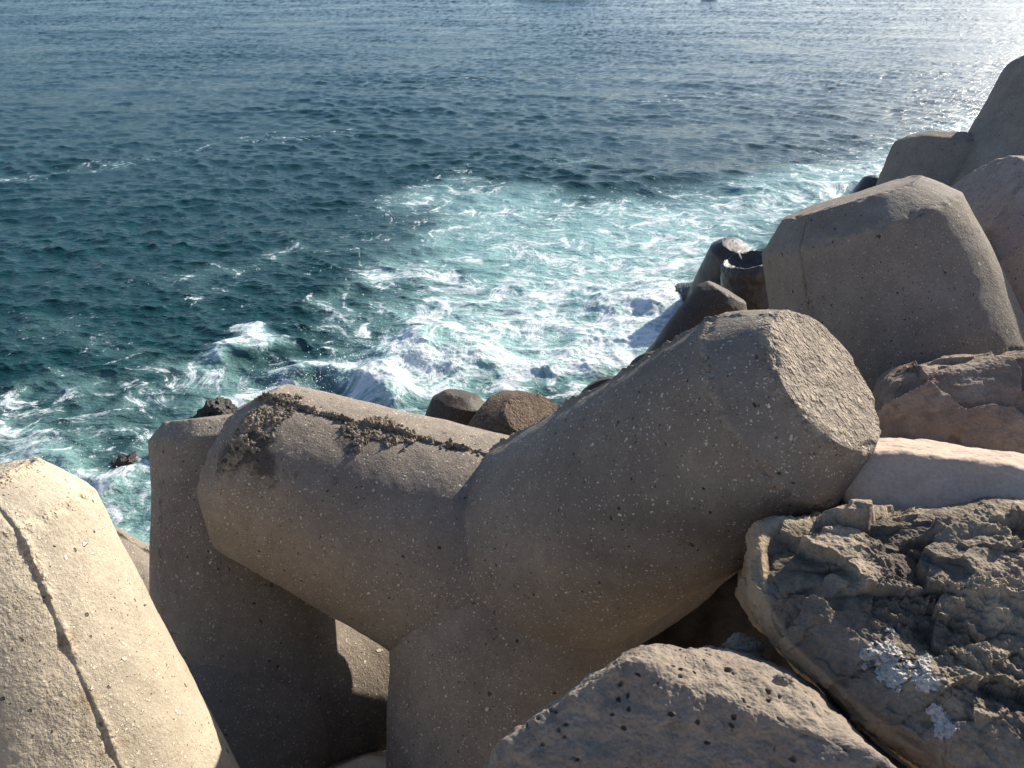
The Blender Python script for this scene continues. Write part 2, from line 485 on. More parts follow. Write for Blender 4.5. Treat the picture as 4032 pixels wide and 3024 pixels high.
B_ST = [(-.94, .017, .547, .11, 1.0), (-1.02, -.005, .512, .10, .9), (-.89, -.05, .50, .07, .9), (-.494, .089, .561, .09, .75), (-.6, .02, .55, .09, .7),
        (-.79, -.087, .475, .06, .62), (-.851, -.083, .466, .06, .66), (-.633, -.111, .476, .05, .6), (-.9, .2, .62, .09, .45), (-.36, .083, .545, .06, .5)]
rA, lA = tetrapod('A', M_GREY, 'big grey tetrapod in the middle, one leg raised with a sunlit gravelly end',
    (420, .0055), {0: dict(cl=.14, cr=.08, seam=(-.6, .42, .66), step=.004, ridge=.010, rough_tip=1.0, under=.36),
                   1: dict(cl=.13, cr=.12, seam=(.24, -.12, .963), step=.010, ridge=.006, stains=B_ST, under=.32),
                   2: dict(under=.11)}, low=(3,), seed=1)
lA[0]['label'] = 'raised leg with sunlit gravelly end face'
lA[1]['label'] = 'leg pointing left with dark crust along its top'
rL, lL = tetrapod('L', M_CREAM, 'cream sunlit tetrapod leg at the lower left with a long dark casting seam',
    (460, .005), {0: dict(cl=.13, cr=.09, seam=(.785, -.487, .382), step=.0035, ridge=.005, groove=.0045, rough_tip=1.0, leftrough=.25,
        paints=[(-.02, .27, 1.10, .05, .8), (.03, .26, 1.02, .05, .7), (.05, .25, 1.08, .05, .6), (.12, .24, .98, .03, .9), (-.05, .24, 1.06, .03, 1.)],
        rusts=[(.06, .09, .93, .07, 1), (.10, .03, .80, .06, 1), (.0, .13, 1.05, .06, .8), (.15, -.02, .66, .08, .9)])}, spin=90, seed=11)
rE, lE = tetrapod('E', M_GREY, 'shaded grey tetrapod standing upright behind the left end of the middle one',
    (300, .008), {0: dict(cl=.07, cr=.06, seam=(-.64, -.71, .3), step=.004, ridge=.004), 2: dict(seam=(-.3, -.2, .93), step=.01, ridge=.012)}, low=(3,), spin=0, seed=21)
rM, lM = tetrapod('M', M_GREY, 'tetrapod leg sloping down with a cracked seam, between the cream one and the sea',
    (260, .009), {0: dict(seam=(.53, .35, .77), step=.01, ridge=.006)}, seed=31)
rF, lF = tetrapod('F', M_GREY2, 'tall grey tetrapod leg with a vertical seam, behind the gravelly leg end',
    (320, .007), {0: dict(cl=.12, cr=.11, seam=(-.80, -.60, .01), step=.012, ridge=.006, groove=.014)}, seed=41)
rG, lG = tetrapod('G', M_GREY2, 'blunt flat-topped tetrapod leg farthest along the upright row, in front of the glittering water',
    (220, .011), {0: dict(cl=.07, cr=.09)}, seed=51)
rH, lH = tetrapod('H', M_GREY2, 'tall tetrapod leaning out past the upper right edge of the view',
    (220, .010), {0: dict(cl=.10, cr=.09)}, seed=61)
rI, lI = tetrapod('I', M_PINK, 'pinkish rounded tetrapod leg above the brown boulder at the right edge',
    (300, .008), {0: dict(cl=.12, cr=.08, rough_tip=.4)}, seed=71)
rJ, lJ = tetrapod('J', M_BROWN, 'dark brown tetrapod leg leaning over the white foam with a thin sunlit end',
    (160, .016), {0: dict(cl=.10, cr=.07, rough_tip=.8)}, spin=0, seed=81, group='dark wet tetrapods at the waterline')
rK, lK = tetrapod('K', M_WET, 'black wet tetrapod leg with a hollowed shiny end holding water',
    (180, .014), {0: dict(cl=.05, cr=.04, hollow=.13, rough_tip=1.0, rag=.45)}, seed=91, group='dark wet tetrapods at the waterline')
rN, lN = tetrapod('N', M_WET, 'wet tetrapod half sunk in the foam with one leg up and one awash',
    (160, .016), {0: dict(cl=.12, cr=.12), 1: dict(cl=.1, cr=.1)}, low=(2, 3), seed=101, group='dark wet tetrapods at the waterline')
rP, lP = tetrapod('P', M_WET, 'small dark tetrapod tip just showing beside the tall grey leg, behind the hollow one',
    (72, .03), {}, seed=111, group='dark wet tetrapods at the waterline')
rQ, lQ = tetrapod('Q', M_WET, 'dark tetrapod tip in bright foam beside the flat-topped leg',
    (72, .03), {}, seed=121, group='dark wet tetrapods at the waterline')
rS1, lS1 = tetrapod('S1', M_BROWN, 'small dark brown tetrapod stub with flat top, left of the gravel crusted one',
    (200, .011), {0: dict(cl=.10, cr=.10, rough_tip=.6)}, seed=131, group='dark wet tetrapods at the waterline')
rS2, lS2 = tetrapod('S2', M_GRAVEL, 'rounded brown tetrapod end crusted with gravel, right of the flat-topped stub',
    (280, .008), {0: dict(cl=.12, cr=.11, rough_tip=.8)}, seed=141, group='dark wet tetrapods at the waterline')
rS3, lS3 = tetrapod('S3', M_BROWN, 'dark tetrapod tip peeping over the ridge of the raised leg',
    (120, .02), {}, spin=100, seed=151, group='dark wet tetrapods at the waterline')


# ------------------------------------------------------------------ crust of broken mortar along the middle tetrapod's left leg
def ico():
    t = (1 + 5 ** .5) / 2
    v = np.array([[-1, t, 0], [1, t, 0], [-1, -t, 0], [1, -t, 0], [0, -1, t], [0, 1, t], [0, -1, -t], [0, 1, -t], [t, 0, -1], [t, 0, 1], [-t, 0, -1], [-t, 0, 1]], float)
    f = np.array([[0, 11, 5], [0, 5, 1], [0, 1, 7], [0, 7, 10], [0, 10, 11], [1, 5, 9], [5, 11, 4], [11, 10, 2], [10, 7, 6], [7, 1, 8], [3, 9, 4], [3, 4, 2], [3, 2, 6], [3, 6, 8], [3, 8, 9], [4, 9, 5], [2, 4, 11], [6, 2, 10], [8, 6, 7], [9, 8, 1]])
    return v / np.linalg.norm(v[0]), f


IV, IF = ico()


def lumps(centers, radii, squash=.55, normal=None, r=None, jit=.35):
    r = r or rng
    n = len(centers)
    V = np.repeat(IV[None], n, 0) * (1 + jit * r.normal(size=(n, 12, 1)))
    A = r.normal(size=(n, 3, 3)); Q = np.linalg.qr(A)[0]
    sc = np.stack([np.ones(n), .6 + .5 * r.random(n), squash * (.7 + .6 * r.random(n))], 1)
    V = np.einsum('nij,nkj->nki', Q, V * sc[:, None]) * np.asarray(radii)[:, None, None] + np.asarray(centers)[:, None]
    F = (IF[None] + 12 * np.arange(n)[:, None, None]).reshape(-1, 3)
    return V.reshape(-1, 3), F


def crust_material():
    t = NT('broken_mortar')
    co = t.objco()
    d, s = t.voro(co, 60)
    col = t.mix(s.outputs[0], (.13, .105, .078), (.31, .255, .185))
    col = t.mix(t.mul(t.ss(.5, .66, t.noise(co, 14, 4, .6)), .75), col, (.07, .056, .042))
    return t.done(t.bsdf(col, .9, t.bump(t.noise(co, 160, 3), .6, .006), .2))


M_CRUST = crust_material()
aB = unit(TETS['A'][2][:3]); LB, r0B, r1B = TETS['A'][2][3:6]; kB = (r0B - r1B) / LB


def on_leg(s, u):
    u = u - np.outer(u @ aB, aB); u /= np.linalg.norm(u, axis=1)[:, None]
    return aB * s[:, None] + u * (r0B - kB * s)[:, None]


LEGV = np.empty(len(lA[1].data.vertices) * 3, np.float32); lA[1].data.vertices.foreach_get('co', LEGV); LEGV = LEGV.reshape(-1, 3).astype(float)
LEGF = np.empty(len(lA[1].data.polygons) * 4, np.int32); lA[1].data.polygons.foreach_get('vertices', LEGF); LEGF = LEGF.reshape(-1, 4)


def crust_patch(spots, seed):
    """a fused, broken crust: leg faces near the spots, lifted unevenly, plus loose bits"""
    d = np.full(len(LEGV), 9.0)
    for cpt, rad in spots: d = np.minimum(d, np.linalg.norm(LEGV - np.array(cpt), axis=1) / rad)
    sel = np.where(d < 2.2)[0]
    m = np.full(len(LEGV), 9.0)
    m[sel] = d[sel] + .75 * fbm(LEGV[sel] * 20, 4, .65, seed=seed) + .25 * fbm(LEGV[sel] * 80, 2, seed=seed + 2)
    Fm = LEGF[(m < 1.0)[LEGF].all(1)]
    used, inv = np.unique(Fm, return_inverse=True)
    P = LEGV[used]; n = P - np.outer(P @ aB, aB); n /= np.linalg.norm(n, axis=1)[:, None]
    w1, r1_ = worley(P * 75, seed); w2, _ = worley(P * 150, seed + 1)
    lift = .0015 + np.clip(1.0 - m[used], 0, .7) * .011 + smooth(0, .25, 1.0 - m[used]) * (.009 * (.55 - w1) * (.3 + r1_) + .004 * (.5 - w2))
    V = P + n * lift[:, None]
    F = inv.reshape(-1, 4)
    r = np.random.default_rng(seed)
    pick = r.choice(len(used), 260); size = .0025 + .006 * r.random(260) ** 3
    LV, LF = lumps(V[pick] + n[pick] * .001, size, r=r, squash=.6)
    LF4 = np.concatenate([LF, LF[:, 2:3]], 1)
    return V, F, LV, LF


def crust_obj(spots, seed, label):
    V, F, LV, LF = crust_patch(spots, seed)
    Ft = np.concatenate([F[:, [0, 1, 2]], F[:, [0, 2, 3]], LF + len(V)])
    o = mesh_obj('mortar_crust', np.concatenate([V, LV]), Ft, M_CRUST, lA[1], shade=False)
    o['label'] = label


crust_obj([((-.494, .089, .561), .085), ((-.56, .05, .56), .06), ((-.42, .075, .55), .05), ((-.38, .05, .545), .03), ((-.60, .10, .575), .045)], 3, 'thick cluster of broken dark mortar')
sl = np.linspace(.26, 1.12, 40)
crust_obj([(tuple(on_leg(np.array([q_]), np.array([[.24, -.12, .963]]))[0]), .018) for q_ in sl], 4, 'thin line of broken mortar along the seam')
crust_obj([((-.93, .10, .61), .085), ((-.98, .02, .57), .07), ((-.86, .20, .62), .06), ((-1.0, -.03, .53), .05)], 6, 'broken dark mortar near the end of the leg')


# gravel spilling round the rim of the cream leg's end
def crust_cream():
    r = np.random.default_rng(8); q = TETS['L'][1]; a = unit(q[:3]); L, r0, r1 = q[3:]
    ref = np.array((.785, -.487, .382)); b = unit(ref - a * (a @ ref)); c = np.cross(a, b)
    n = 900; th = r.uniform(-2.2, 2.2, n); s = L - .02 - np.abs(r.normal(size=n)) * .035
    rad = np.where(s > L - .14, r1 - .11 + (L - s) * .11 / .14, r0 - (r0 - r1) / L * s)
    C = a * s[:, None] + (np.cos(th)[:, None] * b + np.sin(th)[:, None] * c) * rad[:, None]
    return lumps(C, .004 + .010 * r.random(n) ** 2, r=r, squash=.4)


def cream_gravel_material():
    t = NT('cream_gravel'); co = t.objco(); d, s = t.voro(co, 50)
    return t.done(t.bsdf(t.mix(s.outputs[0], (.42, .34, .22), (.70, .61, .45)), .9, None, .2))


V, F = crust_cream()
mesh_obj('gravel_rim', V, F, cream_gravel_material(), lL[0], shade=False)


# ------------------------------------------------------------------ boulders
def cube_sphere(n):
    u = np.linspace(-1, 1, n); g = np.tan(u * math.pi / 4)
    A, B = np.meshgrid(g, g, indexing='ij'); o = np.ones_like(A)
    faces = [(o, A, B), (-o, B, A), (A, -o, B)[::1], (B, o, A), (B, A, o), (A, B, -o)]
    V = []; F = []
    for k, f in enumerate(faces):
        P = np.stack(f, -1).reshape(-1, 3); V.append(P); F.append(grid_faces(n, n, False) + k * n * n)
    V = np.concatenate(V); F = np.concatenate(F)
    V /= np.linalg.norm(V, axis=1)[:, None]
    key = np.round(V * 1e5).astype(np.int64)
    _, first, inv = np.unique(key, axis=0, return_index=True, return_inverse=True)
    V = V[first]; F = inv.reshape(-1)[F]
    c = V[F].mean(1); nn = np.cross(V[F[:, 1]] - V[F[:, 0]], V[F[:, 2]] - V[F[:, 0]])
    bad = np.einsum('ij,ij->i', c, nn) < 0
    F[bad] = F[bad][:, ::-1]
    return V, F


_CS = {}


def star(planes, n, p):
    if n not in _CS: _CS[n] = cube_sphere(n)
    D, F = _CS[n]
    Nn = np.array([unit(q[:3]) for q in planes]); Hh = np.array([q[3] for q in planes])
    T = np.clip(D @ Nn.T / Hh, 0, None)
    g = (T ** p).sum(1) ** (1 / p)
    r = 1 / g
    w = (T / g[:, None]) ** p
    nrm = w @ Nn
    nrm /= np.linalg.norm(nrm, axis=1)[:, None]
    return D * r[:, None], nrm, F, w, D


def rock_material(name, c1, c2, c3, pitdark=True, bump=1.0, scale=1.0, patch=None, rough=.9):
    t = NT(name); co = t.objco()
    wob = t.vadd(t.noisec(co, 7, 3), (.5, .5, .5), 'SUBTRACT')
    cw = t.vadd(co, t.vscale(wob, .12))
    n1 = t.noise(cw, 3.2 * scale, 6, .65); n2 = t.noise(cw, 16 * scale, 6, .7); n3 = t.noise(co, 120, 3, .7)
    col = t.mix(t.ss(.32, .68, n1), c1, c2)
    col = t.mix(t.mul(t.ss(.45, .7, n2), .75), col, c3)
    col = t.mix(t.lin(n3, .35, .7, 0, .35), col, (c1[0] * .4, c1[1] * .4, c1[2] * .4))
    mp = t.n('ShaderNodeMapping'); t.put(mp.inputs['Vector'], cw); mp.inputs['Rotation'].default_value = (.4, .7, .2); mp.inputs['Scale'].default_value = (3, 3, 22)
    vein = t.noise(mp.outputs[0], 1.2, 5, .65)
    col = t.mix(t.lin(vein, .58, .75, 0, .5), col, (c2[0] * 1.35, c2[1] * 1.3, c2[2] * 1.2))
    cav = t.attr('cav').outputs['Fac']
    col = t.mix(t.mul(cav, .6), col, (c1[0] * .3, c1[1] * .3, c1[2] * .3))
    if patch:
        b = t.attr('band').outputs['Fac']
        bm = t.ss(.35, .65, t.add(t.mul(b, .8), t.mul(t.sub(t.noise(co, 9, 5, .65), .5), .8)))
        col = t.mix(t.mul(bm, .8), col, t.mix(n2, patch[0], patch[1]))
    h = t.add(t.mul(n2, .8), t.add(t.mul(n3, .35), t.mul(t.noise(co, 48, 4, .65), .5)))
    return t.done(t.bsdf(col, rough, t.bump(h, .8 * bump, .012), .2))


M_ROCKB = rock_material('brown_boulder', (.255, .19, .14), (.40, .315, .24), (.185, .135, .10), bump=1.2)
M_ROCKP = rock_material('pale_boulder', (.52, .40, .305), (.60, .475, .37), (.46, .35, .265), bump=.45)
M_ROCKR = rock_material('rough_boulder', (.19, .155, .118), (.45, .36, .25), (.15, .12, .09), bump=1.2, patch=((.33, .225, .13), (.50, .375, .24)))
M_ROCKT = rock_material('pitted_boulder', (.22, .176, .134), (.315, .258, .198), (.175, .138, .102), bump=.8)


def boulder(name, loc, planes, n, p, disp, mat, label, cat='boulder', group='natural boulders on the breakwater', band=None):
    P, N, F, w, D = star(planes, n, p)
    h, cav = disp(P, N, w)
    V = P + N * h[:, None]
    at = dict(cav=cav)
    if band is not None: at['band'] = band(P, N, w)
    o = mesh_obj(name, V, F, mat, None, loc, attrs=at)
    return tag(o, label, cat, group), V, F, N, P, w


# brown boulder
R1 = ([1.662, 2.55, 3.512], [[-0.915, 0.357, -0.19, 0.329], [-0.784, 0.548, 0.29, 0.337], [-0.029, 0.469, 0.883, 0.215], [-0.337, 0.575, 0.745, 0.252], [-0.275, 0.557, 0.783, 0.253], [-0.071, 0.469, 0.88, 0.28], [-0.23, -0.508, 0.83, 0.30], [-0.141, 0.126, 0.982, 0.265], [0.491, 0.753, -0.439, 0.4], [0.0, 0.0, -1.0, 0.5], [.9, -.3, .1, .7], [-.3, -.9, -.2, .45]])
def d1(P, N, w):
    h = .020 * fbm(P * 3.5, 5, .48, seed=3) + .55 * facets((P + .02 * np.stack([fbm(P * 7, 3, seed=81), fbm(P * 7, 3, seed=82), fbm(P * 7, 3, seed=83)], 1)) * 5, 9, .3) / 5 + .004 * fbm(P * 22, 4, .6, seed=8)
    return h, smooth(.0, -.02, h) * .6
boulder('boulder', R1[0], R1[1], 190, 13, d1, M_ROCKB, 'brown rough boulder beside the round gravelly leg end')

# pale smooth slab
R2 = ([1.231, 1.903, 3.68], [[-0.723, -0.137, -0.678, 0.256], [-0.901, 0.434, 0.016, 0.305], [-0.578, 0.618, 0.533, 0.238], [-0.04, 0.542, 0.84, 0.126], [0.123, 0.473, 0.872, 0.099], [-0.34, -0.63, 0.698, 0.26], [0.083, 0.43, 0.899, 0.088], [0.469, 0.726, -0.503, 0.3], [0.0, 0.0, -1.0, 0.5], [.9, -.3, .1, .6], [-.25, -.9, -.35, .32]])
def d2(P, N, w):
    top = smooth(.55, .85, N[:, 2])
    h = .010 * fbm(P * 4, 3, seed=5) + .002 * fbm(P * 16, 4, seed=6) + top * .006 * fbm(P * 13, 4, .5, seed=9)
    return h, np.zeros(len(P))
boulder('boulder', R2[0], R2[1], 170, 16, d2, M_ROCKP, 'pale smooth pinkish white slab under the brown boulder')

# rough boulder in the lower right
K3 = .95
R3 = ([0.967 * K3, 1.444 * K3, 5 + (3.562 - 5) * K3], [[*q_[:3], q_[3] * K3] for q_ in [[-0.586, -0.456, -0.67, 0.262], [-0.654, -0.388, -0.649, 0.259], [-0.698, -0.344, -0.628, 0.269], [-0.849, -0.158, -0.504, 0.326], [-0.966, 0.184, -0.18, 0.411], [-0.908, 0.406, 0.106, 0.444], [-0.078, 0.616, 0.784, 0.313], [-0.011, 0.596, 0.803, 0.305],
    [-0.07, -0.18, 0.981, 0.170], [-0.50, -0.56, 0.66, 0.262], [0.429, 0.64, -0.637, 0.5], [0.0, 0.0, -1.0, 0.5], [.9, -.4, 0, .75], [-.2, -.95, .1, .62]]])
TOPN = unit((-.05, -.15, 1))
def d3(P, N, w):
    top = smooth(.62, .98, N @ TOPN + .14 * fbm(P * 5, 3, seed=2))
    warp = np.stack([fbm(P * 7, 4, seed=31), fbm(P * 7, 4, seed=32), fbm(P * 7, 4, seed=33)], 1)
    Q = P + .020 * warp
    st = np.array([.75, 1.25, 1.1])
    fa = facets(Q * st * 5.5, 3, .62) / 5.5 + .8 * facets(Q * st * 12, 7, .6) / 12
    ruf = smooth(-.25, .35, fbm(P * 5.2, 3, seed=41))
    h = .022 * fbm(P * 3.4, 3, .5, seed=12) + (.30 + .70 * top) * .50 * fa
    d_, r_i = worley(Q * 30, 35)
    d2_, r2_ = worley(Q * 64, 36)
    h = h + top * ruf * (.013 * (d_ - .5) * (.4 + r_i) + .006 * (d2_ - .5) + .012 * fbm(P * 22, 5, .62, seed=15)) + .004 * fbm(P * 40, 3, .6, seed=16)
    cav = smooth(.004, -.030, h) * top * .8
    return h, cav
def band3(P, N, w):
    lowc = 1.5 * (w[:, 0] + w[:, 1] + w[:, 2] + w[:, 3] + w[:, 4]) + .9 * w[:, 5] + .5 * smooth(.45, .75, -N[:, 0])  # brown left and lower faces, their colour brightened for the light they catch
    return np.clip(lowc, 0, 1)
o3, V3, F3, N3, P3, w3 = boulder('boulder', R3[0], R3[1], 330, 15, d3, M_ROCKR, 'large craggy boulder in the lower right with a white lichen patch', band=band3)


def lichen_material():
    t = NT('white_lichen'); co = t.objco()
    col = t.mix(t.noise(co, 60, 4, .7), (.30, .28, .24), (.66, .62, .55))
    return t.done(t.bsdf(col, .95, t.bump(t.noise(co, 90, 4), .8, .01), .1))


M_LICH = lichen_material()
def lichen_patch(spots, label, seed):
    """crust grown on the craggy boulder: its faces near the spots, lifted and roughened"""
    C3 = np.array([s[0] for s in spots]); d = np.full(len(V3), 9.0)
    for cpt, rad in spots:
        dirn = unit(cpt); near = np.linalg.norm(V3 - dirn * (V3 @ dirn)[:, None], axis=1)
        near = np.where(V3 @ dirn > 0, near, 9)
        d = np.minimum(d, near / rad)
    m = d + .55 * fbm(V3 * 30, 4, .6, seed=seed) + .25 * fbm(V3 * 90, 2, seed=seed + 3)
    keep = m < (.75 if len(spots) > 1 else .95)
    Fm = F3[keep[F3].all(1)]
    # only the largest connected piece
    lab = {}
    def find(a):
        while lab.setdefault(a, a) != a:
            lab[a] = lab[lab[a]]; a = lab[a]
        return a
    for q in Fm.tolist():
        r0_ = find(q[0])
        for v_ in q[1:]: lab[find(v_)] = r0_; r0_ = find(r0_)
    rootv = np.array([find(q[0]) for q in Fm.tolist()])
    vals, cnt = np.unique(rootv, return_counts=True)
    Fm = Fm[rootv == vals[np.argmax(cnt)]]
    used, inv = np.unique(Fm, return_inverse=True)
    lift = .002 + .005 * np.clip(.75 - m[used], 0, .5) + .005 * fbm(V3[used] * 110, 3, seed=seed)
    V = V3[used] + N3[used] * lift[:, None]
    o = mesh_obj('lichen_patch', V, inv.reshape(-1, 4), M_LICH, o3)
    o['label'] = label


lichen_patch([((-.203, -.183, .11), .042), ((-.20, -.21, .10), .034), ((-.185, -.235, .10), .032)], 'larger white lichen patch', 3)
lichen_patch([((-.118, -.232, .105), .024)], 'tiny white lichen patch', 5)
lichen_patch([((-.117, -.33, .077), .022)], 'small white lichen patch low on the boulder', 7)

# pitted boulder in front
K4 = .865
R4 = ([0.388 * K4, 1.277 * K4, 5 + (3.462 - 5) * K4], [[*q_[:3], q_[3] * K4] for q_ in [[-0.624, 0.61, 0.488, 0.240], [-0.522, 0.666, 0.533, 0.197], [-0.732, 0.54, 0.414, 0.262], [-0.583, 0.632, 0.511, 0.226], [-0.098, 0.723, 0.684, 0.177], [-0.042, 0.718, 0.694, 0.174], [0.122, 0.683, 0.72, 0.187],
    [0.614, 0.429, 0.662, 0.222], [0.456, 0.543, 0.705, 0.204], [-0.22, -0.66, 0.72, 0.060], [0.13, 0.15, 0.98, 0.099], [0.191, 0.627, -0.755, 0.45], [.9, .2, .1, .6], [-.3, -.9, 0, .5], [0, 0, -1, .5]]])
def d4(P, N, w):
    h = .022 * fbm(P * 4, 4, seed=21) + .006 * fbm(P * 18, 4, .6, seed=22)
    cav = np.zeros(len(P))
    for sc, keep, rad, dep in ((12, .86, .11, .013), (24, .70, .20, .009), (46, .62, .28, .006)):
        d, r = worley((P + .25 / sc * np.stack([fbm(P * sc * .8, 2, seed=71), fbm(P * sc * .8, 2, seed=72), fbm(P * sc * .8, 2, seed=73)], 1)) * sc, 5 + sc)
        d = d + .10 * fbm(P * sc * 2.2, 2, seed=74)
        m = (1 - smooth(rad * .5, rad, d)) * (r > keep)
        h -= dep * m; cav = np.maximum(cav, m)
    return h, cav
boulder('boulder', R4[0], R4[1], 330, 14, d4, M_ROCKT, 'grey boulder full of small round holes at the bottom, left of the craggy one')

# pebble and stone chip caught between the boulders
def small_stone(loc, size, label, mat, seed):
    D, F = _CS.setdefault(40, cube_sphere(40))
    V = D * np.array(size) * (1 + .25 * fbm(D * 1.6, 3, seed=seed))[:, None]
    o = mesh_obj('pebble', V, F, mat, None, loc)
    return tag(o, label, 'pebble', 'pebbles wedged between the boulders')


small_stone((.505, 1.10, 3.79), (.018, .012, .010), 'small grey pebble stuck in the crack between the two front boulders', M_ROCKT, 4)
small_stone((.52, 1.36, 3.60), (.045, .035, .03), 'brown stone chip under the edge of the craggy boulder', M_ROCKR, 6)

M_DEEP = rock_material('gap_shade_boulder', (.05, .042, .034), (.085, .07, .055), (.03, .026, .02))  # dark tone paints the shade of the gap
# made-up block plugging the gap under the raised leg, coloured dark for its shade
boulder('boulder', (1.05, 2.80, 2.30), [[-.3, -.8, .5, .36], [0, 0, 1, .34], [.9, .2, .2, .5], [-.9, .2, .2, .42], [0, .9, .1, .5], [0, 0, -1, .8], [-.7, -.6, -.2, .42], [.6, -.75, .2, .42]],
        60, 9, lambda P, N, w: (.03 * fbm(P * 4, 4, seed=61), np.zeros(len(P))), M_DEEP, 'added dark boulder standing for the shade in the gap under the raised leg')

# ------------------------------------------------------------------ the core of the breakwater under the blocks
def rubble_material():
    t = NT('pale_bounce_rubble'); co = t.n('ShaderNodeTexCoord').outputs['Object']
    col = t.mix(t.noise(co, 3, 5, .6), (.38, .315, .235), (.52, .44, .335))  # stone kept pale to bounce warm light onto the shaded sides
    return t.done(t.bsdf(col, .95, t.bump(t.noise(co, 14, 5, .6), .8, .05), .2))


gx = np.linspace(-16, 24, 201); gy = np.linspace(-14, 16, 161)
X, Y = np.meshgrid(gx, gy); shore = Y - .35 * np.clip(X - 1, 0, 30) - 1.6 * smooth(-2.6, -.6, X)
Z = np.clip(2.45 - .46 * (shore + .2), -3.5, 2.3)
Z = np.maximum(Z, np.minimum(3.25 + .34 * (-.4 - Y), 4.9) - 3.0 * smooth(-.5, .9, Y))  # unseen crest behind the camera, added and shaped to bounce sunlight onto the blocks
Pg = np.stack([X, Y, Z], -1).reshape(-1, 3)
w1_, r1_ = worley(Pg * .9, 4)
Pg[:, 2] += .18 * fbm(Pg * 1.6, 4, seed=41) + .30 * (1 - smooth(0, .75, w1_)) * smooth(.2, -1, Pg[:, 1])
tag(mesh_obj('rubble_slope', Pg, grid_faces(161, 201, False), rubble_material()), kind='structure')

# ------------------------------------------------------------------ the sea
NX, HEYE = 1300, 5.0
ang = []
y = 3.6; ys = [y]
while y < 110:
    y += max(.012, .62 * (y * y + HEYE * HEYE) / (HEYE * 825.0)); ys.append(y)
while y < 900:
    y *= 1.035; ys.append(y)
ys = np.array(ys); NY = len(ys)
ux = np.linspace(-.98, .98, NX)
X = (ys[:, None] + 3.0) * ux[None]; Y = np.repeat(ys[:, None], NX, 1)
X = X.ravel(); Y = Y.ravel()

# foam laid down by the waves: x0, y0, x1, y1, radius, amount
FOAM = [
    (-1.3, 10.2, -.5, 9.6, 1.0, 1.0), (-1.9, 9.2, -1.2, 9.8, .7, .95), (.3, 9.9, 1.4, 10.2, 1.1, .9), (1.2, 10.4, 2.6, 12.2, .9, .95),
    (0, 11.6, 1.2, 12.6, 1.7, .74), (-.8, 12.4, -1.8, 13.4, .8, .62), (.6, 14.2, 2.6, 14.8, 1.9, .57), (-.8, 16.2, .6, 17.2, 1.5, .50), (2.6, 13.2, 3.6, 14.6, 1.0, .72), (1.5, 11.6, 2.4, 13.0, 1.0, .82),
    (-2.3, 17.6, -1.0, 19.6, .9, .5), (2.6, 16.6, 5.4, 17.6, 1.5, .58), (4.6, 15.2, 3.2, 14.0, 1.0, .6), (6.4, 18.2, 9.6, 21.2, 1.2, .55),
    (9.0, 20.6, 12, 23, 1.5, .6), (1.4, 21.9, 1.7, 22.1, .5, .5), (-2.6, 10.6, -2.5, 13.2, .55, .45), (-1.2, 11.0, -.4, 12.2, .8, .7),
    (-3.75, 10.7, -3.7, 10.3, .35, .85), (-3.9, 9.9, -3.6, 9.2, .75, .58), (-4.7, 10.0, -4.2, 9.7, .6, .45), (-2.6, 9.5, -1.9, 9.2, .45, .9),
    (-3.6, 8.6, -2.8, 8.6, .6, .6), (-5.3, 10.3, -7.0, 11.1, .55, .28), (-5.7, 13.0, -4.0, 14.3, .5, .32), (-4.6, 12.2, -5.4, 12.9, .5, .26),
    (-6.6, 9.2, -5.9, 9.1, .45, .5), (-6.2, 8.2, -5.0, 7.9, .5, .58), (-5.2, 7.5, -4.0, 7.2, .5, .72), (-4.2, 6.8, -3.2, 6.5, .6, .56),
    (-5.3, 9.3, -4.8, 8.4, .35, .42), (-4.4, 8.8, -4.0, 7.9, .35, .45),
    (-13.5, 19.4, -10.2, 21.2, .45, .32), (-10.2, 21.2, -8.0, 24.6, .45, .22), (-8.0, 24.6, -5.0, 25.6, .6, .24), (-3.2, 14.6, -2.4, 16.0, .6, .25),
    (4, 31, 9, 33, .8, .2), (-8, 36, 6, 38, 1.0, .16),
    (2, 94.2, 8, 94.2, .7, .5), (14, 93.2, 21, 93.2, .8, .4), (12.5, 24, 15.5, 27, 1.5, .5),
]
wx = X + .55 * fbm2(X * .7, Y * .7, 3, seed=3) ; wy = Y + .55 * fbm2(X * .7, Y * .7, 3, seed=9)
dens = np.zeros(len(X))
for (x0, y0, x1, y1, r, a) in FOAM:
    dx, dy = x1 - x0, y1 - y0; l2 = max(dx * dx + dy * dy, 1e-6)
    t = np.clip(((wx - x0) * dx + (wy - y0) * dy) / l2, 0, 1)
    d = np.hypot(wx - x0 - t * dx, wy - y0 - t * dy)
    dens = np.maximum(dens, a * np.exp(-(d / r) ** 2 * .8))
aer = dens.copy()
for (x0, y0, x1, y1, r, a) in ((0.2, 11.5, 2.6, 16, 2.3, 1.), (-1, 10, 2, 10.5, 1.3, 1.), (-.6, 14, 0, 18, 2.0, .75), (3, 16, 8, 19.5, 2, .7), (-4.2, 7, -3, 6.2, 1.0, .6), (-2.2, 9.4, -3.5, 9.2, .7, .45), (-1.6, 18.5, -.5, 18, 1.2, .6)):
    dx, dy = x1 - x0, y1 - y0; l2 = dx * dx + dy * dy
    t = np.clip(((wx - x0) * dx + (wy - y0) * dy) / l2, 0, 1)
    d = np.hypot(wx - x0 - t * dx, wy - y0 - t * dy)
    aer = np.maximum(aer, a * np.exp(-(d / r) ** 2))

